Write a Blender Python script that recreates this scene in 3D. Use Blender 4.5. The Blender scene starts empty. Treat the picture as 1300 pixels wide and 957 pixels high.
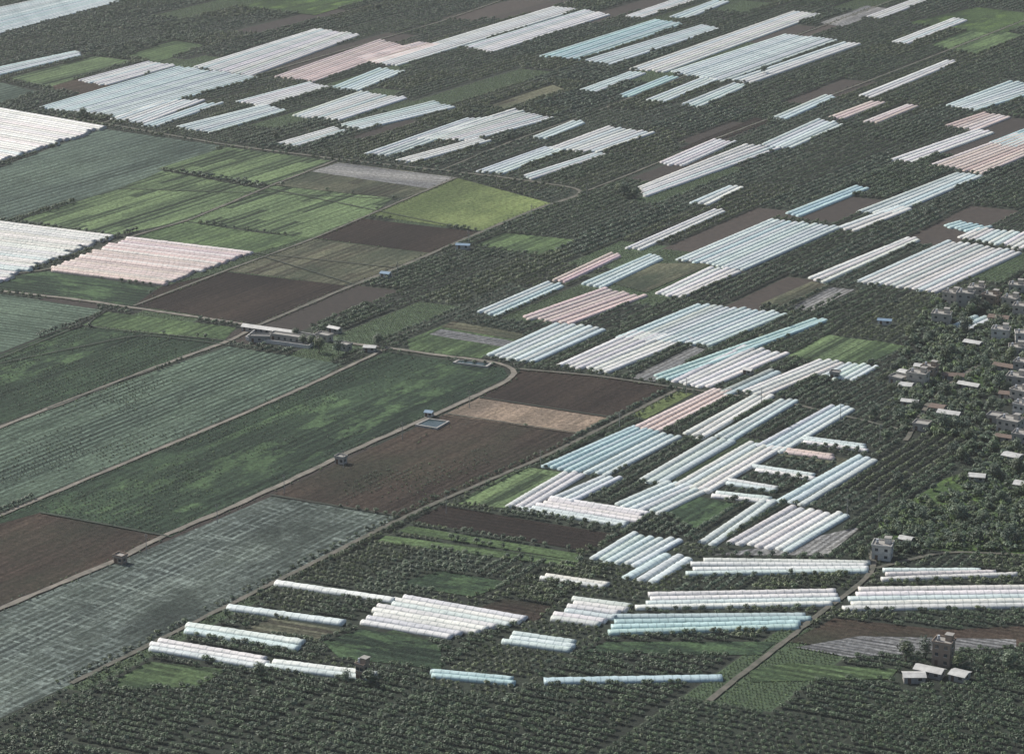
import bpy, math, random
import numpy as np
from mathutils import Vector, Matrix
random.seed(7); rng=np.random.default_rng(7)
sc=bpy.context.scene
sc.view_settings.view_transform='Standard'; sc.view_settings.look='None'; sc.view_settings.exposure=0
H=380.0; PITCH=math.radians(17.5); FL=100/36*1300
# ---------- survey plate -> ground metres (flat plain, z=0) ----------
def G(sx,sy):
    a=(sx-650)/FL; b=(478.5-sy)/FL
    dy=math.cos(PITCH)+b*math.sin(PITCH); dz=-math.sin(PITCH)+b*math.cos(PITCH)
    t=-H/dz
    return np.array([a*t,dy*t])
A=np.array([0.68,1.048]); A/=np.linalg.norm(A)
B=np.array([2.366,-1.048]); B/=np.linalg.norm(B)
M_uv=np.linalg.inv(np.array([A,B]).T)   # world -> (u,v)
def poly(pts): return np.array([G(*p) for p in pts])
def inpoly(P,poly):
    x,y=P[:,0],P[:,1]; r=np.zeros(len(P),bool); n=len(poly)
    mn=poly.min(0);mx=poly.max(0)
    idx=np.where((x>=mn[0])&(x<=mx[0])&(y>=mn[1])&(y<=mx[1]))[0]
    if len(idx)==0: return r
    xs,ys=x[idx],y[idx]; c=np.zeros(len(idx),bool)
    for i in range(n):
        x1,y1=poly[i];x2,y2=poly[(i+1)%n]
        if y1==y2: continue
        c^=((y1>ys)!=(y2>ys))&(xs<(x2-x1)*(ys-y1)/(y2-y1)+x1)
    r[idx]=c; return r
def distline(P,pl):
    d=np.full(len(P),1e9)
    for i in range(len(pl)-1):
        a=pl[i];b=pl[i+1];ab=b-a
        t=np.clip(((P-a)@ab)/(ab@ab+1e-9),0,1)
        d=np.minimum(d,np.linalg.norm(P-a-t[:,None]*ab,axis=1))
    return d
def link(o,par=None):
    sc.collection.objects.link(o)
    if par: o.parent=par
    return o
def mesh_obj(name,v,f,mat=None,smooth=False,par=None,linkit=True):
    m=bpy.data.meshes.new(name); m.from_pydata([tuple(x) for x in v],[],[tuple(x) for x in f])
    if mat: m.materials.append(mat)
    if smooth: m.polygons.foreach_set('use_smooth',[True]*len(m.polygons))
    o=bpy.data.objects.new(name,m)
    if linkit: link(o,par)
    return o
# ---------- materials ----------
class NT:
    def __init__(s,name):
        s.m=bpy.data.materials.new(name); s.m.use_nodes=True; s.t=s.m.node_tree; s.n=s.t.nodes
        s.p=s.n['Principled BSDF']
    def N(s,ty,**k):
        n=s.n.new(ty)
        for a,b in k.items(): setattr(n,a,b)
        return n
    def L(s,a,b): s.t.links.new(a,b)
    def mix(s,f,a,b,bt='MIX'):
        n=s.N('ShaderNodeMix',data_type='RGBA',blend_type=bt)
        for sock,v in ((n.inputs[0],f),(n.inputs[6],a),(n.inputs[7],b)):
            if hasattr(v,'links') or isinstance(v,bpy.types.NodeSocket): s.L(v,sock)
            elif isinstance(v,(int,float)): sock.default_value=v
            else: sock.default_value=(*v[:3],1)
        return n.outputs[2]
    def noise(s,vec,scale,detail=3,rough=.55):
        n=s.N('ShaderNodeTexNoise'); n.inputs['Scale'].default_value=scale; n.inputs['Detail'].default_value=detail
        n.inputs['Roughness'].default_value=rough
        if vec is not None: s.L(vec,n.inputs['Vector'])
        return n.outputs['Fac']
    def ramp(s,f,lo,hi):
        n=s.N('ShaderNodeMapRange'); n.inputs[1].default_value=lo; n.inputs[2].default_value=hi; n.clamp=True
        s.L(f,n.inputs[0]); return n.outputs[0]
    def scalev(s,vec,sx,sy,sz=1):
        n=s.N('ShaderNodeVectorMath',operation='MULTIPLY'); s.L(vec,n.inputs[0]); n.inputs[1].default_value=(sx,sy,sz)
        return n.outputs[0]
    def math(s,op,a,b):
        n=s.N('ShaderNodeMath',operation=op)
        for i,v in enumerate((a,b)):
            if isinstance(v,(int,float)): n.inputs[i].default_value=v
            else: s.L(v,n.inputs[i])
        return n.outputs[0]
def field_mat(name,c1,c2,c3=None,band=3.0,row=0,rowk=.5,mott=.03,mlo=.45,mhi=.65,cross=0,crossk=.5,strip=0,stripk=1.0):
    s=NT(name); uv=s.N('ShaderNodeUVMap').outputs[0]
    b=s.noise(s.scalev(uv,.010,1.0/band),1.0,3,.65)
    col=s.mix(s.ramp(b,.42,.58),c1,c2)
    v=s.N('ShaderNodeSeparateXYZ'); s.L(uv,v.inputs[0])
    if strip:   # individual beds sown at different dates
        bend=s.noise(s.scalev(uv,.01,.01),1,1)
        idx=s.math('FLOOR',s.math('ADD',s.math('DIVIDE',v.outputs[1],strip),s.math('MULTIPLY',bend,.15)),0)
        seg=s.math('FLOOR',s.math('ADD',s.math('DIVIDE',v.outputs[0],70.0),s.math('MULTIPLY',idx,.37)),0)
        wn=s.N('ShaderNodeTexWhiteNoise',noise_dimensions='2D'); cb=s.N('ShaderNodeCombineXYZ'); s.L(idx,cb.inputs[0]); s.L(seg,cb.inputs[1]); s.L(cb.outputs[0],wn.inputs['Vector'])
        wv=wn.outputs['Value']
        col=s.mix(s.math('MULTIPLY',s.ramp(wv,.45,.6),stripk*.9),col,tuple(x*1.15 for x in c2))
        col=s.mix(s.math('MULTIPLY',s.ramp(wv,.30,.22),stripk*.85),col,tuple(x*.72 for x in c1))
        fr=s.math('FRACT',s.math('ADD',s.math('DIVIDE',v.outputs[1],strip),s.math('MULTIPLY',bend,.15)),0)
        edge=s.math('LESS_THAN',fr,.09)
        col=s.mix(s.math('MULTIPLY',edge,.7*stripk),col,tuple(x*.5 for x in c1))
    b2=s.noise(s.scalev(uv,.004,.11/band),1.0,2,.5)
    col=s.mix(1,col,s.mix(s.ramp(b2,.38,.62),(.72,.74,.76),(1.3,1.28,1.22)),'MULTIPLY')
    if row:
        fine=s.noise(s.scalev(uv,.15,.15),1.0,2)
        w=s.math('SINE',s.math('ADD',s.math('MULTIPLY',v.outputs[1],6.283/row),s.math('MULTIPLY',fine,1.5)),0)
        gap=s.noise(s.scalev(uv,.06,.5),1.0,4,.65)
        w=s.math('MULTIPLY',s.math('MULTIPLY',s.ramp(w,-.2,.8),rowk),s.ramp(gap,.35,.55))
        col=s.mix(w,col,tuple(x*1.9+.01 for x in c2))
    if cross:
        v2=s.noise(s.scalev(uv,1.0/cross,.05),1.0,3,.6)
        v3=s.noise(s.scalev(uv,.08,.5),1.0,2)
        col=s.mix(s.math('MULTIPLY',s.math('MULTIPLY',s.ramp(v2,.50,.60),s.ramp(v3,.4,.55)),crossk),col,tuple(x*2.3+.02 for x in c2))
    if c3:
        mm=s.noise(s.scalev(uv,mott*.6,mott*1.4),1,8,.7)
        col=s.mix(s.ramp(mm,mlo,mhi),col,c3)
    g=s.noise(uv,.5,5,.75); col=s.mix(1,col,s.mix(s.ramp(g,.33,.67),(.42,.42,.42),(1.6,1.6,1.6)),'MULTIPLY')
    g=s.noise(uv,.012,5,.65); col=s.mix(1,col,s.mix(s.ramp(g,.33,.67),(.72,.72,.74),(1.28,1.25,1.2)),'MULTIPLY')
    s.L(col,s.p.inputs['Base Color']); s.p.inputs['Roughness'].default_value=.95
    s.p.inputs['Specular IOR Level'].default_value=.15
    bp=s.N('ShaderNodeBump'); bp.inputs['Strength'].default_value=.9; bp.inputs['Distance'].default_value=.7
    s.L(s.noise(uv,.7,4,.7),bp.inputs['Height']); s.L(bp.outputs[0],s.p.inputs['Normal'])
    return s.m
FM={
'dkgreen':('vegetable_field',field_mat('dark_green_crop',(.013,.024,.016),(.024,.042,.027),(.038,.066,.038),band=3,row=4.2,rowk=.42,mott=.05,mlo=.50,mhi=.66,strip=18,stripk=.35)),
'mottle':('vegetable_field',field_mat('mottled_crop',(.016,.029,.019),(.028,.048,.030),(.062,.104,.052),band=6,row=4.2,rowk=.35,mott=.055,mlo=.50,mhi=.58)),
'greyrow':('seedling_field',field_mat('grey_row_crop',(.029,.047,.036),(.058,.084,.065),(.024,.04,.029),band=2.2,row=3.6,rowk=.85,mott=.03,mlo=.5,mhi=.75,strip=14,stripk=.5)),
'bluegrey':('seedling_field',field_mat('blue_grey_crop',(.035,.053,.043),(.058,.082,.068),(.027,.043,.034),band=3,row=5.0,rowk=.8,mott=.02,mlo=.5,mhi=.75,strip=12,stripk=.6)),
'brown':('ploughed_field',field_mat('ploughed_soil',(.030,.022,.018),(.044,.034,.028),(.029,.031,.022),band=3,row=3,rowk=.28,mott=.02)),
'dkbrown':('ploughed_field',field_mat('dark_soil',(.018,.0135,.012),(.026,.020,.017),None,band=4,row=3,rowk=.22)),
'tan':('harvested_field',field_mat('dry_soil',(.15,.12,.095),(.20,.16,.13),(.12,.10,.08),band=3,row=3,rowk=.15,mott=.03)),
'green':('vegetable_field',field_mat('fresh_green_crop',(.038,.060,.032),(.066,.102,.047),(.030,.05,.028),band=4,row=4.2,rowk=.5,mott=.03,strip=9,stripk=.8)),
'stripe':('vegetable_field',field_mat('striped_crop',(.028,.045,.028),(.082,.120,.060),(.036,.054,.034),band=3.0,row=5.0,rowk=.45,mott=.02,mlo=.55,mhi=.85,strip=6.5,stripk=1)),
'lime':('rice_field',field_mat('rice_crop',(.098,.132,.052),(.128,.162,.070),(.080,.112,.046),band=8,row=0,mott=.03,strip=16,stripk=.4)),
'drystripe':('vegetable_field',field_mat('dry_striped_crop',(.047,.042,.034),(.080,.084,.058),(.037,.05,.034),band=3,row=4.5,rowk=.5,mott=.02,strip=7,stripk=.9)),
'net':('shade_net_field',field_mat('shade_net',(.036,.050,.044),(.072,.090,.082),(.032,.043,.038),band=2.0,row=3.3,rowk=.95,mott=.02,cross=2.2,crossk=1)),
'mulch':('mulch_film_field',field_mat('mulch_film',(.08,.082,.085),(.16,.165,.17),None,band=1.8,row=2.4,rowk=.5)),
'grass':('meadow',field_mat('meadow_grass',(.028,.047,.022),(.045,.076,.03),(.08,.13,.04),band=12,mott=.05,mlo=.52,mhi=.62)),
}
# ---------- generic ----------
zc=[0.05]
def sheet(name,P,mat,dirv,z=None):
    if z is None: zc[0]+=.004; z=zc[0]
    ou=np.array(dirv); ov=np.array([-ou[1],ou[0]])
    o=mesh_obj(name,[(p[0],p[1],z) for p in P],[list(range(len(P)))],mat)
    m=o.data; uvl=m.uv_layers.new(name='UVMap')
    off=rng.random(2)*500
    for l in m.loops:
        p=P[l.vertex_index]; uvl.data[l.index].uv=(p@ou+off[0],p@ov+off[1])
    if m.polygons[0].normal.z<0: m.flip_normals()
    return o
EXC=[]
def field(kind,pts,d='A',exc=True):
    nm,mat=FM[kind]; P=poly(pts)
    dv=A if d=='A' else B
    sheet(nm,P,mat,dv)
    if exc: EXC.append(P)
F=[
('net',[(-140,838),(0,777),(345,630),(505,656),(400,712),(260,782),(180,822),(90,868),(-60,940),(-200,930)],'A'),
('brown',[(-200,740),(-100,690),(0,655),(50,651),(215,682),(150,708),(0,768),(-160,835)],'A'),
('dkgreen',[(-120,712),(0,655),(150,593),(300,530),(400,487),(490,447),(560,456),(640,467),(645,478),(560,520),(400,592),(215,682),(50,651),(0,665)],'A'),
('mottle',[(60,651),(200,592),(400,505),(560,462),(620,475),(520,520),(380,590),(220,655)],'A'),
('brown',[(345,628),(562,527),(735,551),(690,580),(600,618),(510,655)],'A'),
('tan',[(563,527),(608,505),(772,530),(735,551)],'A'),
('dkbrown',[(610,505),(662,470),(700,470),(856,490),(800,517),(772,530)],'A'),
('greyrow',[(-200,622),(0,545),(150,487),(290,440),(435,462),(400,484),(300,526),(150,589),(0,650),(-130,705)],'A'),
('dkgreen',[(-200,600),(-100,498),(0,455),(105,415),(290,433),(150,482),(0,538)],'A'),
('mottle',[(-10,455),(80,418),(165,424),(90,462),(0,490)],'A'),
('greyrow',[(-200,520),(-200,345),(0,373),(130,394),(90,412),(0,448),(-110,492)],'B'),
('green',[(105,413),(135,396),(300,416),(285,432)],'A'),
('mottle',[(-200,345),(-60,360),(60,345),(200,365),(168,389),(0,368)],'B'),
('dkbrown',[(170,388),(205,364),(285,345),(440,363),(335,411),(310,410)],'A'),
('drystripe',[(287,344),(400,304),(550,322),(500,340),(440,363)],'A'),
('dkbrown',[(400,303),(452,277),(610,295),(590,306),(550,322)],'A'),
('lime',[(468,274),(580,226),(705,260),(615,294)],'A'),
('stripe',[(20,281),(150,240),(320,246),(235,281),(140,300)],'A'),
('stripe',[(150,240),(195,215),(335,241),(320,247)],'A'),
('green',[(160,303),(236,282),(330,296),(395,302),(322,322)],'A'),
('stripe',[(237,281),(345,236),(500,252),(468,274),(400,303)],'A'),
('bluegrey',[(-200,260),(0,213),(130,164),(285,186),(150,240),(20,279),(0,281),(-200,262)],'A'),
('stripe',[(200,214),(287,187),(425,205),(345,236)],'A'),
('drystripe',[(345,235),(427,206),(580,225),(520,250),(500,252)],'A'),
('mulch',[(395,218),(430,207),(580,226),(545,240)],'B'),
('green',[(603,312),(640,296),(735,305),(690,325)],'A'),
('green',[(517,432),(575,408),(668,425),(610,455),(520,446)],'A'),
('drystripe',[(560,415),(575,408),(668,425),(655,432)],'B'),
('mulch',[(545,425),(560,418),(655,434),(640,441)],'B'),
('lime',[(800,528),(856,497),(880,500),(820,532)],'A'),
('stripe',[(578,640),(660,592),(715,600),(640,645)],'A'),
('stripe',[(1000,452),(1050,425),(1120,435),(1060,462)],'A'),
('green',[(1065,458),(1110,432),(1150,440),(1095,465)],'A'),
('dkbrown',[(525,662),(560,642),(790,680),(745,700)],'B'),
('green',[(520,668),(740,704),(735,712),(505,675)],'B'),
('green',[(490,680),(735,712),(730,720),(478,688)],'B'),
('mottle',[(840,650),(885,630),(935,640),(880,672)],'A'),
('mulch',[(905,705),(1000,690),(1095,668),(1050,705)],'A'),
('mulch',[(800,480),(880,440),(895,444),(830,485)],'A'),
('mulch',[(1000,392),(1055,365),(1085,368),(1030,395)],'A'),
('drystripe',[(965,386),(1030,358),(1055,362),(995,392)],'A'),
('drystripe',[(985,578),(1010,572),(1090,585),(1070,592)],'B'),
('grass',[(1180,470),(1240,450),(1300,470),(1250,500)],'A'),
('grass',[(1120,690),(1115,662),(1200,608),(1300,575),(1420,600),(1420,700),(1240,705)],'A'),
('brown',[(600,775),(640,760),(700,770),(680,790)],'B'),
('green',[(450,815),(500,800),(545,812),(520,835)],'B'),
('green',[(150,862),(190,840),(290,850),(250,872),(150,875)],'B'),
('mottle',[(410,815),(460,798),(560,818),(560,850),(430,835)],'B'),
('mottle',[(740,828),(770,815),(985,815),(965,832)],'B'),
('mottle',[(500,742),(560,725),(650,740),(600,758)],'B'),
('drystripe',[(310,800),(345,785),(440,800),(400,812)],'B'),
('brown',[(1000,815),(1060,785),(1200,800),(1400,790),(1400,815),(1130,830)],'B'),
('mulch',[(1010,822),(1090,808),(1290,812),(1290,822),(1080,835)],'B'),
('green',[(950,852),(1000,842),(1140,850),(1130,862),(955,866)],'B'),
('stripe',[(10,100),(120,72),(170,78),(60,112)],'A'),
('brown',[(60,112),(100,100),(160,112),(100,122)],'A'),
('green',[(160,72),(220,52),(260,58),(200,80)],'A'),
('drystripe',[(620,135),(700,108),(720,115),(640,140)],'A'),
('dkbrown',[(860,190),(960,150),(980,155),(880,190)],'A'),
('green',[(1180,58),(1240,35),(1300,45),(1240,70)],'A'),
('grass',[(1150,30),(1240,10),(1330,20),(1270,45)],'A'),
('grass',[(300,10),(420,-20),(520,-15),(400,20)],'A'),
('bluegrey',[(-60,120),(0,105),(50,118),(-10,135)],'A'),
('drystripe',[(740,350),(830,335),(905,335),(820,372)],'A'),
('mulch',[(1040,30),(1100,8),(1130,12),(1070,35)],'A'),
]
for f in F: field(*f)
# ---------- greenhouses ----------
def gh_mat():
    s=NT('greenhouse_film'); uv=s.N('ShaderNodeUVMap').outputs[0]
    at=s.N('ShaderNodeAttribute',attribute_name='tint').outputs['Color']
    sep=s.N('ShaderNodeSeparateXYZ'); s.L(uv,sep.inputs[0])
    w=s.math('SINE',s.math('MULTIPLY',sep.outputs[0],6.283/3.0),0)
    col=s.mix(s.ramp(w,.80,.95),at,s.mix(1,at,(.72,.74,.75),'MULTIPLY'))
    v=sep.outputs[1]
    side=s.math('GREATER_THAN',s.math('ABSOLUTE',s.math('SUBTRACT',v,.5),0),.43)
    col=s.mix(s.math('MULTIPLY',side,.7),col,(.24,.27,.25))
    g=s.noise(s.scalev(uv,.06,1.5),1,4,.6)
    col=s.mix(s.ramp(g,.46,.72),col,s.mix(1,col,(.72,.76,.77),'MULTIPLY'))
    g=s.noise(s.scalev(uv,.5,4),1,3,.6)
    col=s.mix(s.ramp(g,.52,.78),col,s.mix(1,col,(.70,.72,.69),'MULTIPLY'))
    s.L(col,s.p.inputs['Base Color']); s.p.inputs['Roughness'].default_value=.45
    s.p.inputs['Specular IOR Level'].default_value=.35
    bp=s.N('ShaderNodeBump'); bp.inputs['Strength'].default_value=.5; bp.inputs['Distance'].default_value=.35
    s.L(s.noise(s.scalev(uv,.6,3),1,3),bp.inputs['Height']); s.L(bp.outputs[0],s.p.inputs['Normal'])
    # thin film lets part of the light through
    tr=s.N('ShaderNodeBsdfTranslucent'); s.L(col,tr.inputs[0]); mx=s.N('ShaderNodeMixShader'); mx.inputs[0].default_value=.14
    s.L(s.p.outputs[0],mx.inputs[1]); s.L(tr.outputs[0],mx.inputs[2]); s.L(mx.outputs[0],s.n['Material Output'].inputs[0])
    return s.m
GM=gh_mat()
K=8
TC={'w':(.84,.83,.80),'b':(.57,.73,.73),'p':(.80,.66,.61),'g':(.45,.46,.45),'lb':(.73,.80,.785)}
def greenhouse(a,b,c,d,tint='w',wd=None,h=None,ragged=2.0,exc=True,dim=1.0):
    if wd is None: wd=3.9 if min(a[1],b[1])>690 else 3.5
    if h is None: h=wd*.37
    mid=495<(a[1]+b[1]+c[1]+d[1])/4<660 and 660<min(a[0],d[0])
    a,b,c,d=[G(*p) for p in (a,b,c,d)]
    if mid: c=b+(c-b)*1.18; d=a+(d-a)*1.18
    ax=(b-a)/np.linalg.norm(b-a); pn=np.array([-ax[1],ax[0]])
    Wd=abs((((d+c)/2)-((a+b)/2))@pn)
    n=max(1,round(Wd/wd)); wi=Wd/n if n>1 else max(Wd,wd*.9)
    if n==1: wi=min(wi,wd*1.3)
    V=[];Fc=[];UV=[];T=[]
    th=np.linspace(0,math.pi,K+1); cx=-np.sign(np.cos(th))*np.abs(np.cos(th))**.9; cz=np.sin(th)**.8
    base=np.array(TC[tint])*dim
    for i in range(n):
        t=(i+.5)/n; p=a+(d-a)*t; q=b+(c-b)*t
        L=np.linalg.norm(q-p); ax=(q-p)/L; pn=np.array([-ax[1],ax[0]])
        s0=rng.uniform(-ragged,ragged); s1=rng.uniform(-ragged,ragged); p=p+ax*s0; q=q+ax*s1; L=L-s0+s1
        p=p+pn*rng.normal(0,.12); q=q+pn*rng.normal(0,.15)
        hw=wi*.5*.92*rng.uniform(.95,1.03); hh=h*rng.uniform(.9,1.08)
        nr=max(4,int(L/1.5)); nr+=nr%2
        br=rng.uniform(.80,1.04); tc=base*br+rng.normal(0,.015,3)
        if rng.random()<.15: tc=tc*.5+np.array(TC['b' if tint!='p' else 'w'])*.5
        o=len(V); wob=rng.normal(0,.03,nr+1)
        for r in range(nr+1):
            f=r/nr; pos=p+(q-p)*f; rib=1.0 if r%2==0 else .955
            rr=rib*(1+wob[r])
            for k in range(K+1):
                xy=pos+pn*cx[k]*hw*(rr if 0<k<K else 1); V.append((xy[0],xy[1],cz[k]*hh*rr+.02)); UV.append((f*L,k/K))
                T.append(tc)
        for r in range(nr):
            for k in range(K):
                i0=o+r*(K+1)+k; Fc.append((i0,i0+K+1,i0+K+2,i0+1))
        Fc.append([o+k for k in range(K+1)]); Fc.append([o+nr*(K+1)+k for k in reversed(range(K+1))])
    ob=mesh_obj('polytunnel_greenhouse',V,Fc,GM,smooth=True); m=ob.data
    uvl=m.uv_layers.new(name='UVMap'); vi=np.zeros(len(m.loops),int); m.loops.foreach_get('vertex_index',vi)
    uvl.data.foreach_set('uv',np.array(UV)[vi].ravel())
    ca=m.color_attributes.new('tint','FLOAT_COLOR','POINT')
    T=np.clip(np.array(T),.05,.87); ca.data.foreach_set('color',np.hstack([T,np.ones((len(T),1))]).ravel())
    if exc:
        P=np.array([a,b,c,d]); ce=P.mean(0)
        if n==1:
            mid0=(a+d)/2; mid1=(b+c)/2
            P=np.array([mid0-pn*wi*.5,mid1-pn*wi*.5,mid1+pn*wi*.5,mid0+pn*wi*.5]); ce=P.mean(0)
        v=P-ce; ln=np.linalg.norm(v,axis=1,keepdims=True); EXC.append(ce+v*(1+1.8/ln))
GH=[
((-250,95),(135,163),(-20,214),(-400,150),'w',4.4,1.9,3,True,.80),
((-200,258),(142,301),(-10,362),(-350,322),'w',4.0,1.7,3,True,.84),
((165,303),(322,322),(205,363),(62,345),'p',3.6,1.5,2,True,.82),
((0,97),(104,72),(95,66),(-10,88),'lb'),((-60,60),(150,4),(95,-10),(-90,30),'lb'),((-150,90),(0,45),(-20,32),(-170,70),'w'),
((100,103),(185,80),(224,85),(135,110),'w'),
((48,138),(225,86),(330,100),(150,150),'lb'),((245,86),(400,38),(458,46),(320,98),'w'),
((350,98),(480,52),(522,62),(400,105),'p'),((140,152),(205,130),(262,128),(185,158),'w'),
((300,130),(390,106),(422,112),(335,137),'w'),((222,162),(335,134),(365,142),(270,170),'lb'),
((420,112),(480,88),(515,92),(455,117),'lb'),((370,148),(455,118),(520,126),(432,154),'w'),
((180,160),(255,134),(285,132),(200,162),'lb'),
((352,183),(420,163),(445,168),(375,188),'w'),((430,160),(548,130),(578,138),(460,166),'lb'),
((460,197),(590,152),(630,150),(500,200),'lb'),((530,178),(650,140),(702,152),(600,180),'w'),((500,205),(600,178),(625,180),(525,208),'w'),
((605,218),(690,188),(718,192),(640,222),'lb'),((695,190),(770,162),(832,170),(760,195),'w'),((660,225),(755,195),(770,198),(680,228),'w'),
((675,175),(725,155),(745,157),(695,178),'lb'),
((470,80),(700,10),(735,14),(505,85),'w'),((590,60),(740,14),(775,20),(625,68),'w'),((450,75),(530,55),(560,58),(480,83),'p'),
((685,72),(830,26),(868,32),(735,78),'b'),((740,78),(890,33),(915,38),(775,84),'lb'),
((792,22),(870,-5),(900,-3),(815,24),'w'),((850,22),(905,2),(925,4),(875,25),'lb'),
((800,88),(1005,16),(1042,20),(845,93),'w'),((850,92),(995,45),(1065,52),(920,105),'lb'),
((735,115),(800,92),(820,95),(757,119),'lb'),((785,122),(845,98),(862,100),(800,125),'b'),((820,128),(890,100),(912,103),(845,131),'lb'),((865,133),(930,107),(950,110),(890,137),'lb'),
((930,102),(1070,55),(1092,58),(955,107),'w'),((1090,122),(1200,78),(1217,80),(1108,126),'w'),
((1100,22),(1160,0),(1178,2),(1120,25),'w'),((1130,55),(1210,24),(1228,28),(1152,58),'w'),((1050,-5),(1100,-25),(1120,-22),(1070,-3),'b'),
((1200,135),(1280,104),(1340,112),(1240,142),'lb'),((980,150),(1045,122),(1063,125),(1000,153),'lb'),
((1050,150),(1105,130),(1125,132),(1072,153),'p'),((1095,155),(1150,134),(1168,136),(1115,158),'p'),
((965,185),(1038,152),(1072,160),(1005,190),'lb'),
((835,208),(905,178),(935,182),(868,212),'w'),((812,238),(945,184),(992,190),(818,252),'w'),
((875,258),(925,237),(943,240),(900,262),'w'),
((1125,205),(1240,165),(1262,170),(1160,208),'w'),((1200,160),(1245,145),(1285,150),(1240,168),'p'),
((1180,210),(1290,170),(1350,180),(1250,222),'p'),((1255,182),(1300,165),(1340,168),(1290,190),'b'),
((995,272),(1085,237),(1107,240),(1015,277),'b'),
((1085,270),(1215,220),(1248,225),(1140,272),'lb'),((1060,290),(1140,262),(1160,266),(1090,294),'w'),
((795,315),(905,267),(922,270),(812,320),'w'),
((858,330),(975,280),(1070,290),(945,345),'lb'),((830,374),(900,340),(945,346),(865,380),'w'),
((1025,353),(1150,303),(1170,306),(1050,360),'w'),
((1085,358),(1200,307),(1300,322),(1190,373),'w'),((1195,288),(1215,282),(1260,290),(1240,296),'b'),((1215,302),(1240,291),(1330,300),(1300,318),'w'),
((1205,415),(1235,402),(1262,407),(1235,420),'lb'),
((605,397),(695,359),(717,365),(632,403),'lb'),((700,357),(775,322),(790,327),(718,361),'p'),
((735,362),(822,325),(843,330),(765,368),'lb'),((660,404),(765,367),(820,378),(725,413),'p'),
((615,452),(705,411),(772,420),(680,461),'lb'),
((707,464),(800,422),(880,432),(775,474),'w'),((780,430),(885,387),(1002,400),(905,440),'lb'),
((828,478),(1035,405),(1055,408),(850,485),'b'),
((850,486),(940,441),(1005,450),(900,494),'w'),((940,497),(1040,457),(1075,462),(975,504),'w'),((1040,478),(1075,462),(1118,467),(1085,485),'lb'),((910,500),(975,470),(995,474),(930,503),'g'),
((688,592),(800,543),(835,548),(728,600),'b'),((805,542),(905,494),(932,498),(835,548),'p'),
((742,600),(840,552),(865,554),(770,604),'lb'),((865,551),(955,502),(978,505),(890,557),'w'),((905,555),(990,508),(1010,511),(928,561),'lb'),
((810,609),(902,557),(930,562),(838,615),'lb'),
((640,643),(715,600),(745,604),(670,650),'w'),((700,632),(765,604),(785,609),(722,640),'lb'),
((705,632),(830,652),(800,668),(668,646),'w'),
((850,618),(950,562),(988,570),(895,625),'w'),((960,566),(1055,515),(1082,520),(990,575),'lb'),
((780,640),(845,612),(892,623),(830,653),'lb'),
((985,636),(1085,581),(1112,585),(1020,641),'lb'),
((930,610),(985,619),(982,625),(927,616),'w'),((958,591),(1040,603),(1036,610),(955,598),'w'),((905,624),(980,632),(978,639),(902,631),'w'),((1020,555),(1105,566),(1103,574),(1017,562),'w'),
((1000,570),(1060,578),(1056,584),(996,576),'p'),
((885,688),(968,634),(987,638),(912,693),'lb'),((920,690),(1000,645),(1082,656),(1005,702),'w'),
((745,711),(800,678),(870,688),(812,720),'lb'),((790,733),(842,704),(882,711),(835,742),'lb'),
((355,738),(498,760),(494,766),(352,745),'w'),((290,768),(443,789),(438,797),(288,776),'w'),
((243,792),(388,814),(376,828),(230,804),'lb'),((205,812),(342,836),(330,850),(187,827),'w'),((350,838),(475,854),(470,866),(338,850),'w'),
((512,756),(680,786),(570,812),(450,792),'w'),((733,759),(800,768),(765,798),(695,788),'w'),
((655,803),(733,815),(720,829),(633,818),'lb'),((697,730),(772,741),(765,749),(690,738),'w'),
((890,709),(1108,714),(1105,728),(868,733),'w'),((830,754),(1068,750),(1060,770),(810,775),'w'),
((785,781),(1028,780),(1015,799),(765,808),'b'),((1095,747),(1340,744),(1340,772),(1065,777),'w'),
((1125,722),(1235,724),(1297,732),(1115,740),'w') ,
((690,862),(910,858),(912,866),(688,870),'b'),((555,852),(660,862),(655,872),(550,862),'b'),
]
for g in GH: greenhouse(*g)
# ---------- roads ----------
def road_mat(name,c1,c2):
    s=NT(name); tc=s.N('ShaderNodeTexCoord').outputs['Object']
    col=s.mix(s.ramp(s.noise(tc,.15,5,.7),.35,.65),c1,c2)
    s.L(col,s.p.inputs['Base Color']); s.p.inputs['Roughness'].default_value=.95; return s.m
RM=road_mat('dirt_track',(.10,.095,.08),(.21,.19,.16)); DM=road_mat('ditch_soil',(.02,.025,.02),(.04,.05,.035)); R2=road_mat('worn_track',(.055,.06,.045),(.13,.12,.10))
ROADS=[]
def ribbon(name,pts,w,mat,z,buf=True):
    P=poly(pts); out=[P[0]]
    for i in range(len(P)-1):
        L=np.linalg.norm(P[i+1]-P[i]); k=max(1,int(L/5))
        for j in range(1,k+1): out.append(P[i]+(P[i+1]-P[i])*j/k)
    Q=np.array(out)
    if len(Q)>6:
        for _ in range(3): Q[1:-1]=(Q[:-2]+Q[1:-1]*2+Q[2:])/4
    T=np.gradient(Q,axis=0); T/=np.linalg.norm(T,axis=1,keepdims=True); Nn=np.stack([-T[:,1],T[:,0]],1)
    V=[];Fc=[]
    for i,(q,n) in enumerate(zip(Q,Nn)):
        a=w*.5*rng.uniform(.7,1.2); b=w*.5*rng.uniform(.7,1.2)
        V+= [(*(q-n*a),z),(*(q+n*b),z)]
        if i: j=2*i; Fc.append((j-2,j-1+0,j+1,j)[::-1])
    mesh_obj(name,V,Fc,mat)
    if buf: ROADS.append((Q,w))
    return Q
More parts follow.
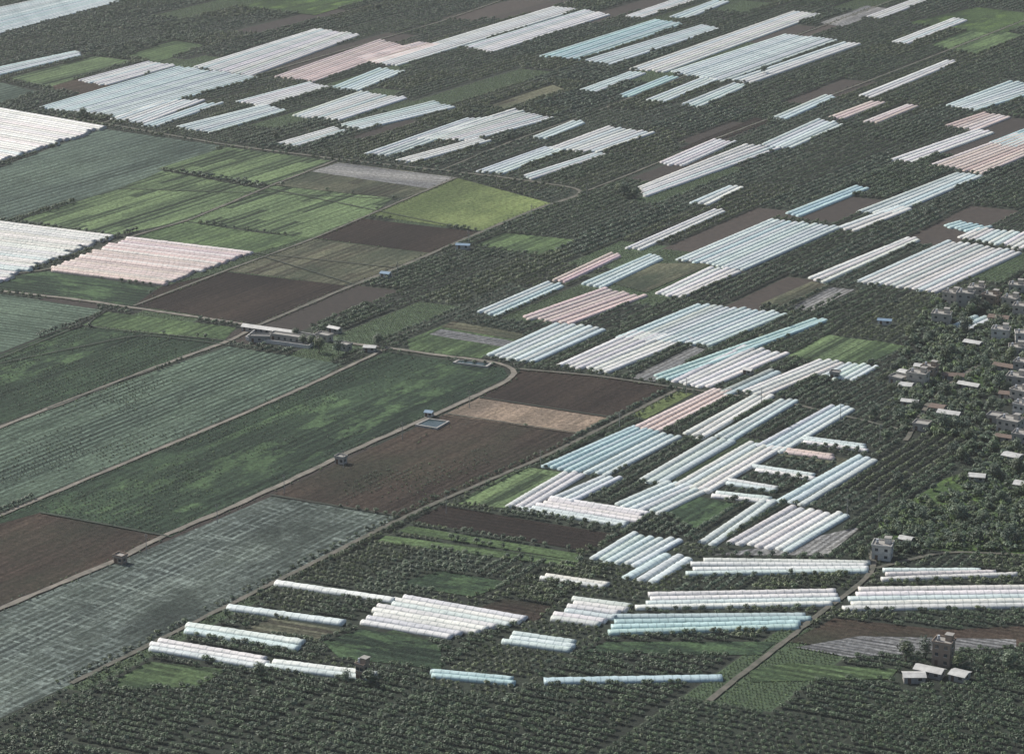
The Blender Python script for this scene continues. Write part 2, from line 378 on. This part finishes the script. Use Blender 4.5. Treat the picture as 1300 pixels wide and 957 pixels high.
TR=[
([(-200,347),(-100,357),(0,370),(100,381),(200,396),(310,412),(330,417),(420,434),(490,442),(560,452),(635,461),(657,469),(652,481),(600,505),(520,541),(440,576),(380,605),(300,642),(200,684),(150,711),(60,748),(0,773),(-120,825)],2.8,RM),
([(-200,622),(-60,568),(0,543),(60,520),(150,485),(230,455),(290,434),(325,416)],2.6,RM),
([(-150,716),(0,655),(60,630),(150,592),(300,530),(400,486),(470,453),(490,443)],2.2,RM),
([(325,415),(440,366),(500,343),(600,300),(680,266),(738,248),(745,243),(735,240),(640,226),(560,217),(430,203),(290,185),(190,168),(130,157),(60,146)],2.6,R2),
([(90,868),(180,824),(260,784),(400,714),(507,660),(560,636),(600,619),(690,581),(760,546),(860,495)],2.2,R2),
([(900,890),(935,862),(1000,812),(1040,780),(1085,748),(1112,722),(1105,700)],2.2,R2),
([(1112,722),(1200,700),(1300,705),(1400,715)],2.0,R2),
([(1400,420),(1300,440),(1230,470),(1180,510),(1150,560)],2.2,R2),
([(0,350),(65,343),(160,303),(240,280),(345,236),(430,203)],2.0,R2),
([(170,389),(285,345),(400,303),(470,273),(580,226)],1.8,R2),
([(745,243),(800,222),(900,180),(1060,120),(1200,66),(1330,15)],1.6,R2),
([(560,217),(650,180),(750,145),(900,85),(1000,50),(1150,-5)],1.5,R2),
([(657,469),(760,478),(860,493),(1000,512),(1140,545)],1.8,R2),
([(130,157),(250,118),(400,75),(560,28),(640,0)],1.6,R2),
]
for i,(p,w,m) in enumerate(TR): ribbon('dirt_road',p,w,m,.42+.004*i)
DT=[([(0,462),(180,425),(300,440)],),([(60,520),(205,465)],),([(140,300),(322,322),(545,345)],),([(20,280),(150,300),(322,323),(450,362)],),([(150,240),(330,246),(500,253)],),([(200,215),(345,237)],),
([(105,413),(0,455),(-100,498)],),([(340,240),(610,295)],),([(135,395),(105,415),(295,434)],),([(343,629),(505,656)],),([(565,526),(735,551)],),([(608,505),(772,530)],),([(50,651),(215,682)],)]
for i,(p,) in enumerate(DT): ribbon('ditch',p,1.0,DM,.5+.004*i,False)
# ---------- ground ----------
def ground_mat():
    s=NT('ground_soil'); tc=s.N('ShaderNodeTexCoord').outputs['Object']
    col=s.mix(s.ramp(s.noise(tc,.02,6,.65),.4,.62),(.018,.026,.017),(.035,.047,.028))
    col=s.mix(s.ramp(s.noise(tc,.25,5,.7),.5,.75),col,(.035,.03,.022))
    s.L(col,s.p.inputs['Base Color']); s.p.inputs['Roughness'].default_value=1; return s.m
mesh_obj('ground',[(-30000,-8000,0),(30000,-8000,0),(30000,50000,0),(-30000,50000,0)],[(0,1,2,3)],ground_mat())
# ---------- orchard parcels ----------
def parcel_mat():
    s=NT('orchard_floor'); tc=s.N('ShaderNodeTexCoord').outputs['Object']
    at=s.N('ShaderNodeAttribute',attribute_name='tint').outputs['Color']
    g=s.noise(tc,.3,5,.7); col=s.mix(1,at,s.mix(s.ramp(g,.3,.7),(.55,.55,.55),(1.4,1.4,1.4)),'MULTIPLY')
    s.L(col,s.p.inputs['Base Color']); s.p.inputs['Roughness'].default_value=1; return s.m
region=poly([(-260,-70),(1560,-70),(1560,1030),(-260,1030)])
crossrows=poly([(0,930),(120,870),(510,662),(700,690),(900,720),(1100,710),(1600,700),(1700,1100),(-200,1100)])
woods=poly([(-400,890),(1800,890),(1800,1200),(-400,1200)])
UVr=region@M_uv.T
u0,v0=UVr.min(0);u1,v1=UVr.max(0)
V=[];Fc=[];T=[];PTS=[];VAR=[];SCL=[]
v=v0
while v<v1:
    bw=rng.uniform(12,34); u=u0+rng.uniform(-60,0)
    while u<u1:
        bl=rng.uniform(50,170)
        cor=np.array([A*uu+B*vv for uu,vv in ((u+.6,v+.4),(u+bl-.6,v+.4),(u+bl-.6,v+bw-.4),(u+.6,v+bw-.4))])
        ce=cor.mean(0)[None]
        if inpoly(ce,region)[0] or inpoly(cor,region).any():
            r=rng.random(); o=len(V)
            wd=inpoly(ce,woods)[0] or inpoly(cor,woods).sum()>=2
            if wd: r=.5
            V+=[(c[0],c[1],.02) for c in cor]; Fc.append((o+3,o+2,o+1,o))
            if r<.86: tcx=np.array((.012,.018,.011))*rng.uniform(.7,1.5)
            elif r<.95: tcx=np.array((.04,.065,.032))*rng.uniform(.7,1.3)
            else: tcx=np.array((.036,.028,.023))*rng.uniform(.6,1.2)
            T+=[tcx]*4
            if r<.95:
                low=r>=.86
                rs=rng.uniform(3.9,5.0) if not low else 2.2; cs=rng.uniform(2.0,2.8) if not low else 1.3
                hh=rng.uniform(.78,1.12) if not low else .32
                xr=inpoly(ce,crossrows)[0]
                if xr: rs,cs=cs,rs
                uu,vv=np.meshgrid(np.arange(u+1.5,u+bl-1,cs),np.arange(v+1.5,v+bw-1,rs))
                uu=uu.ravel()+rng.normal(0,.15,uu.size); vv=vv.ravel()+rng.normal(0,.12,vv.size)
                keep=rng.random(uu.size)>.04; uu=uu[keep];vv=vv[keep]
                pp=uu[:,None]*A+vv[:,None]*B
                PTS.append(pp); k=int(rng.integers(0,4)) if not low else 4
                if wd: k=0
                VAR.append(np.where(rng.random(len(pp))<.85,k,rng.integers(0,4,len(pp))))
                s_=hh*rng.uniform(.85,1.12,len(pp)); SCL.append(s_)
        u+=bl
    v+=bw
po=mesh_obj('orchard_floor',V,Fc,parcel_mat()); ca=po.data.color_attributes.new('tint','FLOAT_COLOR','POINT')
T=np.array(T); ca.data.foreach_set('color',np.hstack([T,np.ones((len(T),1))]).ravel())
PTS=np.vstack(PTS);VAR=np.concatenate(VAR);SCL=np.concatenate(SCL)
village=poly([(1130,470),(1180,380),(1300,370),(1420,380),(1420,700),(1130,700),(1115,662),(1200,608),(1235,560),(1140,545)])
keep=inpoly(PTS,region)&~inpoly(PTS,village)
for e in EXC: keep&=~inpoly(PTS,e)
for Q,w in ROADS: keep&=distline(PTS,Q[::3] if len(Q)>9 else Q)>w*.5+1.3
HOUSES=[
(1120,708,9,8,2,0),(1197,842,8,7,3,1),(460,862,4,4,2,1),(1165,488,11,8,2,0),(1150,494,7,7,1,2),(1180,480,8,7,2,1),(1205,530,12,6,1,2),(1190,522,8,7,1,2),(1170,545,8,7,1,0),
(1282,548,12,9,2,0),(1290,492,10,9,2,0),(1296,528,7,7,2,0),(1275,470,12,6,1,2),(1225,392,10,9,3,1),(1208,385,9,8,2,0),(1195,412,11,8,2,0),(1258,388,9,9,2,1),(1283,392,9,8,2,0),(1297,402,10,8,2,0),
(1240,378,9,8,2,0),(1268,408,12,7,1,2),(1150,478,8,6,1,2),(1235,440,10,6,1,2),(1290,455,9,8,2,0),(1180,857,12,6,1,2),(1160,864,9,6,1,2),(1218,862,7,7,1,2),
(490,352,6,5,1,3),(588,316,9,4,1,3),(433,588,5,4,1,1),(545,529,4,4,1,3),(153,714,5,4,1,1),(412,432,9,5,1,0),(437,444,8,5,1,1),(470,446,7,5,1,2),(425,422,8,4,1,2),(1123,412,8,4,1,3),(1155,515,9,5,1,2),(1275,560,9,5,1,2),
(1060,480,5,4,1,1),(950,475,5,4,1,2),(1240,610,8,6,1,2),(1340,480,10,9,2,0),(1350,540,10,8,2,1),(1330,420,9,9,3,0),
(345,424,30,4,1,2),(372,434,22,4,1,0),(330,434,12,4,1,1),
(1270,432,10,8,2,0),(1210,482,12,5,1,2),(1230,494,12,5,1,2),(1295,510,9,8,2,0),(1265,535,9,7,1,0),(1278,505,8,6,1,2),(1140,486,8,7,1,0),(1290,375,9,8,2,0),(1170,470,8,6,1,2),(1297,566,9,8,2,0),
(1285,584,9,7,1,2),(1298,437,9,8,2,0),(1298,474,9,8,2,0),(1298,620,8,7,1,2),(1150,690,6,5,1,2)]
for h in HOUSES: keep&=np.linalg.norm(PTS-G(h[0],h[1]),axis=1)>max(h[2],h[3])*.6+1.0
PTS=PTS[keep];VAR=VAR[keep];SCL=SCL[keep]
extra=[];ev=[];es=[]
for Q,w in ROADS:
    for sgn in (-1,1):
        T_=np.gradient(Q,axis=0);T_/=np.linalg.norm(T_,axis=1,keepdims=True);Nn=np.stack([-T_[:,1],T_[:,0]],1)
        for rep in range(3):
            m=rng.random(len(Q))<.75
            q=Q[m]+T_[m]*rng.uniform(-2.5,2.5,(m.sum(),1))+sgn*Nn[m]*(w*.5+rng.uniform(.4,1.6,(m.sum(),1)))
            extra.append(q);ev.append(rng.integers(0,5,len(q)));es.append(rng.uniform(.12,.4,len(q)))
Q,w=ROADS[4]
T_=np.gradient(Q,axis=0);T_/=np.linalg.norm(T_,axis=1,keepdims=True);Nn=np.stack([-T_[:,1],T_[:,0]],1)
for rep in range(5):
    q=Q+T_*rng.uniform(-2.5,2.5,(len(Q),1))+Nn*rng.choice([-1,1],(len(Q),1))*rng.uniform(2.2,4.5,(len(Q),1))
    extra.append(q);ev.append(rng.integers(0,4,len(q)));es.append(rng.uniform(.4,.8,len(q)))
mn=village.min(0);mx=village.max(0)
q=rng.uniform(mn,mx,(18000,2)); q=q[inpoly(q,village)]
cl=np.sin(q[:,0]*.06+1)*np.cos(q[:,1]*.035)+rng.normal(0,.35,len(q)); q=q[cl>-.45]
extra.append(q);ev.append(rng.integers(0,5,len(q)));es.append(rng.uniform(.45,1.35,len(q)))
E=np.vstack(extra);EV=np.concatenate(ev);ES=np.concatenate(es)
k=np.ones(len(E),bool)
for h in HOUSES: k&=np.linalg.norm(E-G(h[0],h[1]),axis=1)>max(h[2],h[3])*.5
for Q,w in ROADS: k&=distline(E,Q[::3] if len(Q)>9 else Q)>w*.5+.1
for e in EXC[len(F):]: k&=~inpoly(E,e)
E=E[k];EV=EV[k];ES=ES[k]
# crop plants standing in the dark vegetable fields, clumped where growth is strong
CP=[];CV=[];CS=[]
def clump(uu,vv):
    f=np.zeros_like(uu)
    for a,b,c,w_ in ((.021,.05,0,1),(.047,.11,2,.7),(.09,.21,4,.5),(.013,.3,1,.4)): f+=w_*np.sin(uu*a+c+1.7*np.sin(vv*b*.6))*np.cos(vv*b+c*1.3+1.1*np.sin(uu*a*1.7))
    return f
for fi,dens in ((2,.25),(8,.2),(7,.75),(4,.9)):
    P=EXC[fi]; q=P@M_uv.T; a0,b0=q.min(0);a1,b1=q.max(0)
    uu,vv=np.meshgrid(np.arange(a0,a1,2.1),np.arange(b0,b1,3.2)); uu=uu.ravel();vv=vv.ravel()
    f=clump(uu,vv)+rng.normal(0,.35,uu.size); m=f>dens; uu=uu[m]+rng.normal(0,.3,m.sum());vv=vv[m]+rng.normal(0,.12,m.sum())
    pp=uu[:,None]*A+vv[:,None]*B; m=inpoly(pp,P); pp=pp[m]
    CP.append(pp);CV.append(rng.choice([0,3,4],len(pp),p=[.4,.35,.25]));CS.append(rng.uniform(.22,.40,len(pp)))
CP=np.vstack(CP);CV=np.concatenate(CV);CS=np.concatenate(CS)
k=np.ones(len(CP),bool)
for Q,w in ROADS: k&=distline(CP,Q[::3] if len(Q)>9 else Q)>w*.5+.5
CP=CP[k];CV=CV[k];CS=CS[k]
# ---------- bush meshes ----------
def leaf_mat(name,c1,c2):
    s=NT(name); oi=s.N('ShaderNodeObjectInfo').outputs['Random']; tc=s.N('ShaderNodeTexCoord').outputs['Object']
    g=s.noise(tc,1.6,3,.6); col=s.mix(s.ramp(g,.35,.65),c1,c2)
    col=s.mix(1,col,s.mix(oi,(.60,.62,.64),(1.4,1.35,1.25)),'MULTIPLY')
    s.L(col,s.p.inputs['Base Color']); s.p.inputs['Roughness'].default_value=.5; s.p.inputs['Specular IOR Level'].default_value=.4
    return s.m
BM=road_mat('bark',(.05,.04,.03),(.1,.08,.06))
def crown(center,rad,n,size,rs):
    V=[];Fc=[]
    for i in range(n):
        d=rs.normal(size=3); d/=np.linalg.norm(d); r=rs.random()**.35
        lump=1+.22*math.sin(d[0]*5+rad[0])*math.cos(d[1]*4+1)+.12*math.sin(d[2]*9)
        p=center+d*r*lump*np.array(rad)
        nrm=d*.8+rs.normal(0,.45,3)+np.array([0,0,.9]); nrm/=np.linalg.norm(nrm)
        t=np.cross(nrm,rs.normal(size=3)); t/=np.linalg.norm(t); b=np.cross(nrm,t)
        s=size*rs.uniform(.6,1.3); o=len(V)
        V+=[p-t*s,p-b*s*.6+nrm*s*.15,p+t*s,p+b*s*.6+nrm*s*.1]; Fc.append((o,o+1,o+2,o+3))
    return V,Fc
def tube(p,q,r0,r1,V,Fc,n=5):
    p=np.array(p,float);q=np.array(q,float);d=(q-p)/np.linalg.norm(q-p); t=np.cross(d,(1,.3,.2));t/=np.linalg.norm(t);b=np.cross(d,t);o=len(V)
    for c,r in ((p,r0),(q,r1)):
        for k in range(n):
            a=k*6.2832/n; V.append(c+t*math.cos(a)*r+b*math.sin(a)*r)
    for k in range(n): Fc.append((o+k,o+(k+1)%n,o+n+(k+1)%n,o+n+k))
def tree_mesh(name,seed,Ht,R,mat,nleaf,lsize,blobs=4,lo=.38):
    rs=np.random.default_rng(seed); V=[];Fc=[]
    th=Ht*lo; tube((0,0,-.1),(.05,.03,th),.06*R+.04,.04*R+.03,V,Fc,6)
    cs=[]
    for i in range(blobs):
        a=i*6.283/blobs+rs.uniform(-.5,.5); rr=R*.42*rs.uniform(.6,1.2); z=Ht*rs.uniform(.5,.75)
        c=np.array([math.cos(a)*rr,math.sin(a)*rr,z]); cs.append(c); tube((.05,.03,th*.9),c,.035*R+.02,.012*R+.01,V,Fc,5)
    cs.append(np.array([0,0,Ht*.74])); nb=len(Fc)
    for c in cs:
        v,f=crown(c,(R*.62,R*.62,Ht*.27),nleaf//len(cs),lsize,rs); o=len(V); V+=v; Fc+=[tuple(o+x for x in ff) for ff in f]
    m=bpy.data.meshes.new(name); m.from_pydata([tuple(x) for x in V],[],Fc); m.materials.append(BM); m.materials.append(mat)
    mi=np.ones(len(Fc),int); mi[:nb]=0; m.polygons.foreach_set('material_index',mi); return m
LM=[leaf_mat('foliage_dark',(.034,.062,.034),(.074,.116,.058)),leaf_mat('foliage_grey',(.058,.088,.056),(.102,.140,.088)),leaf_mat('foliage_olive',(.050,.074,.036),(.098,.132,.058)),leaf_mat('foliage_blue',(.042,.074,.050),(.082,.124,.080)),leaf_mat('foliage_fresh',(.06,.10,.035),(.11,.17,.06))]
bc=bpy.data.collections.new('orchard_bushes')
for i in range(5):
    o=bpy.data.objects.new('orchard_bush_'+'abcde'[i],tree_mesh('orchard_bush',10+i,2.4,1.3,LM[i],120,.33,4,.3)); bc.objects.link(o)
def scatter(name,P,var,scl,coll):
    m=bpy.data.meshes.new(name); m.vertices.add(len(P)); m.vertices.foreach_set('co',np.hstack([P,np.full((len(P),1),.0)]).ravel())
    a=m.attributes.new('variant','INT','POINT'); a.data.foreach_set('value',var.astype(np.int32))
    a=m.attributes.new('rot','FLOAT_VECTOR','POINT'); r=np.zeros((len(P),3)); r[:,2]=rng.uniform(0,6.28,len(P)); a.data.foreach_set('vector',r.ravel())
    a=m.attributes.new('sc','FLOAT_VECTOR','POINT'); s_=np.stack([scl*rng.uniform(.9,1.15,len(P)),scl*rng.uniform(.9,1.15,len(P)),scl*rng.uniform(.8,1.15,len(P))],1); a.data.foreach_set('vector',s_.ravel())
    o=link(bpy.data.objects.new(name,m))
    ng=bpy.data.node_groups.new(name,'GeometryNodeTree'); ng.interface.new_socket('Geometry',in_out='INPUT',socket_type='NodeSocketGeometry'); ng.interface.new_socket('Geometry',in_out='OUTPUT',socket_type='NodeSocketGeometry')
    N=ng.nodes; gi=N.new('NodeGroupInput');go=N.new('NodeGroupOutput');ci=N.new('GeometryNodeCollectionInfo');ip=N.new('GeometryNodeInstanceOnPoints')
    ci.inputs[0].default_value=coll; ci.inputs[1].default_value=True; ci.inputs[2].default_value=True
    def na(nm,ty):
        n=N.new('GeometryNodeInputNamedAttribute'); n.data_type=ty; n.inputs[0].default_value=nm; return [x for x in n.outputs if x.enabled][0]
    L=ng.links; L.new(gi.outputs[0],ip.inputs['Points']); L.new(ci.outputs[0],ip.inputs['Instance']); ip.inputs['Pick Instance'].default_value=True
    L.new(na('variant','INT'),ip.inputs['Instance Index']); L.new(na('rot','FLOAT_VECTOR'),ip.inputs['Rotation']); L.new(na('sc','FLOAT_VECTOR'),ip.inputs['Scale'])
    L.new(ip.outputs[0],go.inputs[0]); md=o.modifiers.new('scatter','NODES'); md.node_group=ng
    return o
scatter('orchard',PTS,VAR,SCL,bc)
scatter('hedgerow_shrubs',E,EV,ES,bc)
scatter('crop_plants',CP,CV,CS,bc)
print('ORCHARD',len(PTS),'SHRUBS',len(E),'CROPS',len(CP))
# ---------- trees ----------
TM=[tree_mesh('broadleaf_tree',50+i,6.0+i*.7,2.5+.3*i,LM[i%4],620,.38,5) for i in range(4)]
TREES=[(800,248),(806,252),(785,246),(792,250),(100,152),(106,150),(480,15),(970,95),(1190,260),(645,178),(350,178),(1180,275),(395,440),(385,438),(405,448),(430,452),(375,430),(480,440),(1130,500),(1145,470),(1215,400),(1250,395),(1275,400),(1290,380),(1180,430),(1160,440),(1230,560),(1210,580),(1260,575),(1290,600),(1180,650),(1220,660),(1270,640),(1150,700),(1095,712),(1180,700),(1240,690),(1290,690),(1215,850),(1175,835),(1250,845),(1280,850),(1150,840),(440,868),(470,870),(330,860),(1200,460),(1250,470),(1240,520),(1260,520),(1215,490),(1110,530),(1125,560),(1140,620)]
tr=rng.uniform(village.min(0),village.max(0),(500,2)); tr=tr[inpoly(tr,village)]
TP=[G(x,y) for x,y in TREES]+[t for t in tr if min(np.linalg.norm(t-G(h[0],h[1])) for h in HOUSES)>6][:110]
for i,p in enumerate(TP):
    o=link(bpy.data.objects.new('broadleaf_tree',TM[i%4])); o.location=(p[0],p[1],0); o.rotation_euler[2]=rng.uniform(0,6.28); o.scale=(rng.uniform(.65,1.1),)*3
# ---------- houses ----------
def pm(name,c,c2=None,rough=.85,sc_=.5):
    s=NT(name); tc=s.N('ShaderNodeTexCoord').outputs['Object']
    s.L(s.mix(s.ramp(s.noise(tc,sc_,5,.7),.35,.7),c,c2 or tuple(x*.7 for x in c)),s.p.inputs['Base Color']); s.p.inputs['Roughness'].default_value=rough; return s.m
WM=[pm('render_wall',(.46,.43,.38)),pm('brick_wall',(.28,.22,.175)),pm('concrete_wall',(.34,.33,.31)),pm('white_wall',(.55,.54,.51))]
RF=[pm('concrete_roof',(.30,.29,.27)),pm('terracotta_roof',(.15,.11,.09)),pm('metal_roof',(.52,.52,.50),(.30,.30,.29),.5,.25),pm('blue_metal_roof',(.18,.27,.36),None,.45)]
GL=pm('window_glass',(.03,.04,.05),None,.15); FR=pm('door_wood',(.12,.07,.05)); TK=pm('steel_tank',(.5,.52,.55),None,.3)
def box(name,cx,cy,cz,sx,sy,sz,mat,par,bev=0):
    v=[(cx+i*sx/2,cy+j*sy/2,cz+k*sz/2) for i in(-1,1) for j in(-1,1) for k in(-1,1)]
    f=[(0,1,3,2),(4,6,7,5),(0,4,5,1),(2,3,7,6),(0,2,6,4),(1,5,7,3)]
    return mesh_obj(name,v,f,mat,par=par)
def multibox(name,L,mat,par):
    V=[];Fc=[]
    for cx,cy,cz,sx,sy,sz in L:
        o=len(V); V+=[(cx+i*sx/2,cy+j*sy/2,cz+k*sz/2) for i in(-1,1) for j in(-1,1) for k in(-1,1)]
        Fc+=[tuple(o+x for x in f) for f in [(0,1,3,2),(4,6,7,5),(0,4,5,1),(2,3,7,6),(0,2,6,4),(1,5,7,3)]]
    return mesh_obj(name,V,Fc,mat,par=par)
def house(sx,sy,w,d,st,kind):
    nm={0:'concrete_house',1:'brick_house',2:'metal_roof_shed',3:'blue_roof_shed'}[kind]
    if w<20: w*=.78;d*=.78
    e=link(bpy.data.objects.new(nm,None)); p=G(sx,sy); e.location=(p[0],p[1],.03); e.rotation_euler[2]=math.radians(-25)+rng.normal(0,.16)*(w<20)
    fh=2.7 if kind<2 else 2.2; Hh=st*fh
    wm=WM[[int(rng.choice([0,0,2,3])),1 if rng.random()<.4 else 2,2,3][kind]]
    box('walls',0,0,Hh/2,w,d,Hh,wm,e)
    wins=[]
    for s in range(st):
        z=s*fh+1.5; nx=max(2,int(w/3)); ny=max(1,int(d/3.5))
        for i in range(nx):
            x=-w/2+(i+.5)*w/nx
            for sg in(-1,1):
                if not(s==0 and i==0 and sg<0): wins.append((x,sg*(d/2+.01),z,1.2,.06,1.1))
        for i in range(ny):
            y=-d/2+(i+.5)*d/ny
            for sg in(-1,1): wins.append((sg*(w/2+.01),y,z,.06,1.2,1.1))
    multibox('windows',wins,GL,e); multibox('window_sills',[(a,b,c-.62,s1+.2,s2+.16,.1) for a,b,c,s1,s2,_ in wins],WM[3],e)
    box('door',-w/2+.5*w/max(2,int(w/3)),-d/2-.02,1.05,1.1,.08,2.0,FR,e)
    if kind<2:
        box('roof_slab',0,0,Hh+.1,w+.6,d+.6,.2,RF[0],e)
        multibox('parapet',[(0,d/2+.2,Hh+.5,w+.6,.18,.6),(0,-d/2-.2,Hh+.5,w+.6,.18,.6),(w/2+.2,0,Hh+.5,.18,d+.2,.6),(-w/2-.2,0,Hh+.5,.18,d+.2,.6)],wm,e)
        if st>1:
            box('stair_tower',w*.25,d*.2,Hh+1.3,2.3,2.3,2.2,wm,e); box('stair_tower_roof',w*.25,d*.2,Hh+2.48,2.8,2.8,.15,RF[0],e)
            multibox('floor_bands',[(0,0,s*fh,w+.24,d+.24,.22) for s in range(1,st)],wm,e)
            V=[];Fc=[]; tube((-w*.28,-d*.1,Hh+.9),(-w*.28,-d*.1,Hh+2.1),.5,.45,V,Fc,12); Fc.append(tuple(range(12,24))); mesh_obj('water_tank',V,Fc,TK,par=e)
            multibox('tank_stand',[(-w*.28,-d*.1,Hh+.55,1.0,1.0,.7)],WM[2],e)
    else:
        r=RF[kind if rng.random()<.85 or w>20 else 1]; o=.4; rz=Hh+(.7 if w<8 else 1.0)
        v=[(-w/2-o,-d/2-o,Hh),(w/2+o,-d/2-o,Hh),(w/2+o,0,rz),(-w/2-o,0,rz),(-w/2-o,d/2+o,Hh),(w/2+o,d/2+o,Hh)]
        v+=[(a,b,c+.12) for a,b,c in v]
        mesh_obj('gable_roof',v,[(6,7,8,9),(9,8,11,10),(0,3,2,1),(3,4,5,2),(0,1,7,6),(5,4,10,11),(1,2,8,7),(2,5,11,8),(0,6,9,3),(3,9,10,4)],r,par=e)
        mesh_obj('gable_ends',[(-w/2,-d/2,Hh),(-w/2,d/2,Hh),(-w/2,0,rz-.1),(w/2,-d/2,Hh),(w/2,d/2,Hh),(w/2,0,rz-.1)],[(0,2,1),(3,4,5)],wm,par=e)
for h in HOUSES: house(*h)
def wall(pts,h=2.2):
    P=poly(pts); V=[];Fc=[]
    for i in range(len(P)-1):
        a,b=P[i],P[i+1]; n=np.array([-(b-a)[1],(b-a)[0]]); n/=np.linalg.norm(n); n*=.18; o=len(V)
        for z in(0,h):
            for q in(a-n,b-n,b+n,a+n): V.append((*q,z))
        Fc+=[(o+4,o+5,o+6,o+7),(o,o+1,o+5,o+4),(o+1,o+2,o+6,o+5),(o+2,o+3,o+7,o+6),(o+3,o,o+4,o+7)]
    mesh_obj('compound_wall',V,Fc,WM[3])
wall([(312,432),(330,418),(408,430),(392,443),(312,432)],1.8)
# utility poles along the tracks
PV=[];PF=[]
tube((0,0,-.2),(0,0,8),.16,.10,PV,PF,8)
for z,l in ((7.4,1.8),(6.7,1.4)): tube((-l/2,0,z),(l/2,0,z),.06,.06,PV,PF,5)
for x in (-.8,-.3,.3,.8): tube((x,0,7.4),(x,0,7.65),.05,.04,PV,PF,5)
PM=bpy.data.meshes.new('utility_pole'); PM.from_pydata([tuple(x) for x in PV],[],PF); PM.materials.append(WM[2])
for x,y in [(430,592),(505,556),(590,516),(355,624),(270,662),(180,700),(560,650),(680,592),(780,545),(865,500),(960,512),(1060,532),(1110,560),(1108,640),(1068,655),(500,350),(590,310),(670,277),(740,250)]:
    p=G(x,y); o=link(bpy.data.objects.new('utility_pole',PM)); o.location=(p[0]+2,p[1]-2,0); o.rotation_euler[2]=math.radians(-33)
def pond(pts):
    P=poly(pts); c=P.mean(0); e=link(bpy.data.objects.new('irrigation_pond',None)); rim=c+(P-c)*1.15
    s=NT('pond_water'); s.p.inputs['Base Color'].default_value=(.03,.05,.05,1); s.p.inputs['Roughness'].default_value=.2
    mesh_obj('water',[(*p,.60) for p in P],[range(len(P))],s.m,par=e)
    n=len(P); mesh_obj('concrete_rim',[(*p,.9) for p in P]+[(*p,.9) for p in rim]+[(*p,0) for p in rim]+[(*p,.0) for p in P],
      [(i,(i+1)%n,n+(i+1)%n,n+i) for i in range(n)]+[(n+i,n+(i+1)%n,2*n+(i+1)%n,2*n+i) for i in range(n)]+[(i,(i+1)%n,3*n+(i+1)%n,3*n+i) for i in range(n)],WM[2],par=e)
pond([(530,541),(545,534),(568,537),(554,545)])
pond([(578,462),(584,459),(622,463),(616,467)])
# ---------- haze ----------
hz=bpy.data.materials.new('haze'); hz.use_nodes=True; t=hz.node_tree; t.nodes.remove(t.nodes['Principled BSDF'])
vs=t.nodes.new('ShaderNodeVolumeScatter'); vs.inputs['Density'].default_value=.000045; vs.inputs['Color'].default_value=(.90,.97,1,1); vs.inputs['Anisotropy'].default_value=.3
t.links.new(vs.outputs[0],t.nodes['Material Output'].inputs['Volume'])
hb=multibox('atmosphere_haze',[(0,3000,300,9000,9000,620)],hz,None)
# ---------- light, sky, camera ----------
el=math.radians(44); az=math.radians(-52)
sd=Vector((math.sin(az)*math.cos(el),math.cos(az)*math.cos(el),math.sin(el)))
sun=bpy.data.lights.new('sun','SUN'); sun.energy=5.0; sun.angle=math.radians(.6); sun.color=(1,.96,.88)
so=link(bpy.data.objects.new('sun',sun)); so.rotation_euler=(-sd).to_track_quat('-Z','Y').to_euler(); so.location=(0,1000,800)
w=bpy.data.worlds.new('World'); sc.world=w; w.use_nodes=True
sk=w.node_tree.nodes.new('ShaderNodeTexSky'); sk.sky_type='NISHITA'; sk.sun_disc=False; sk.sun_elevation=el; sk.sun_rotation=az; sk.dust_density=2.5
bg=w.node_tree.nodes['Background']; bg.inputs[1].default_value=.11; w.node_tree.links.new(sk.outputs[0],bg.inputs[0])
cam=bpy.data.cameras.new('camera'); cam.lens=100; cam.sensor_width=36; cam.clip_end=80000; cam.clip_start=1
co=link(bpy.data.objects.new('camera',cam)); co.location=(0,0,H); co.rotation_euler=(math.pi/2-PITCH,0,0); sc.camera=co
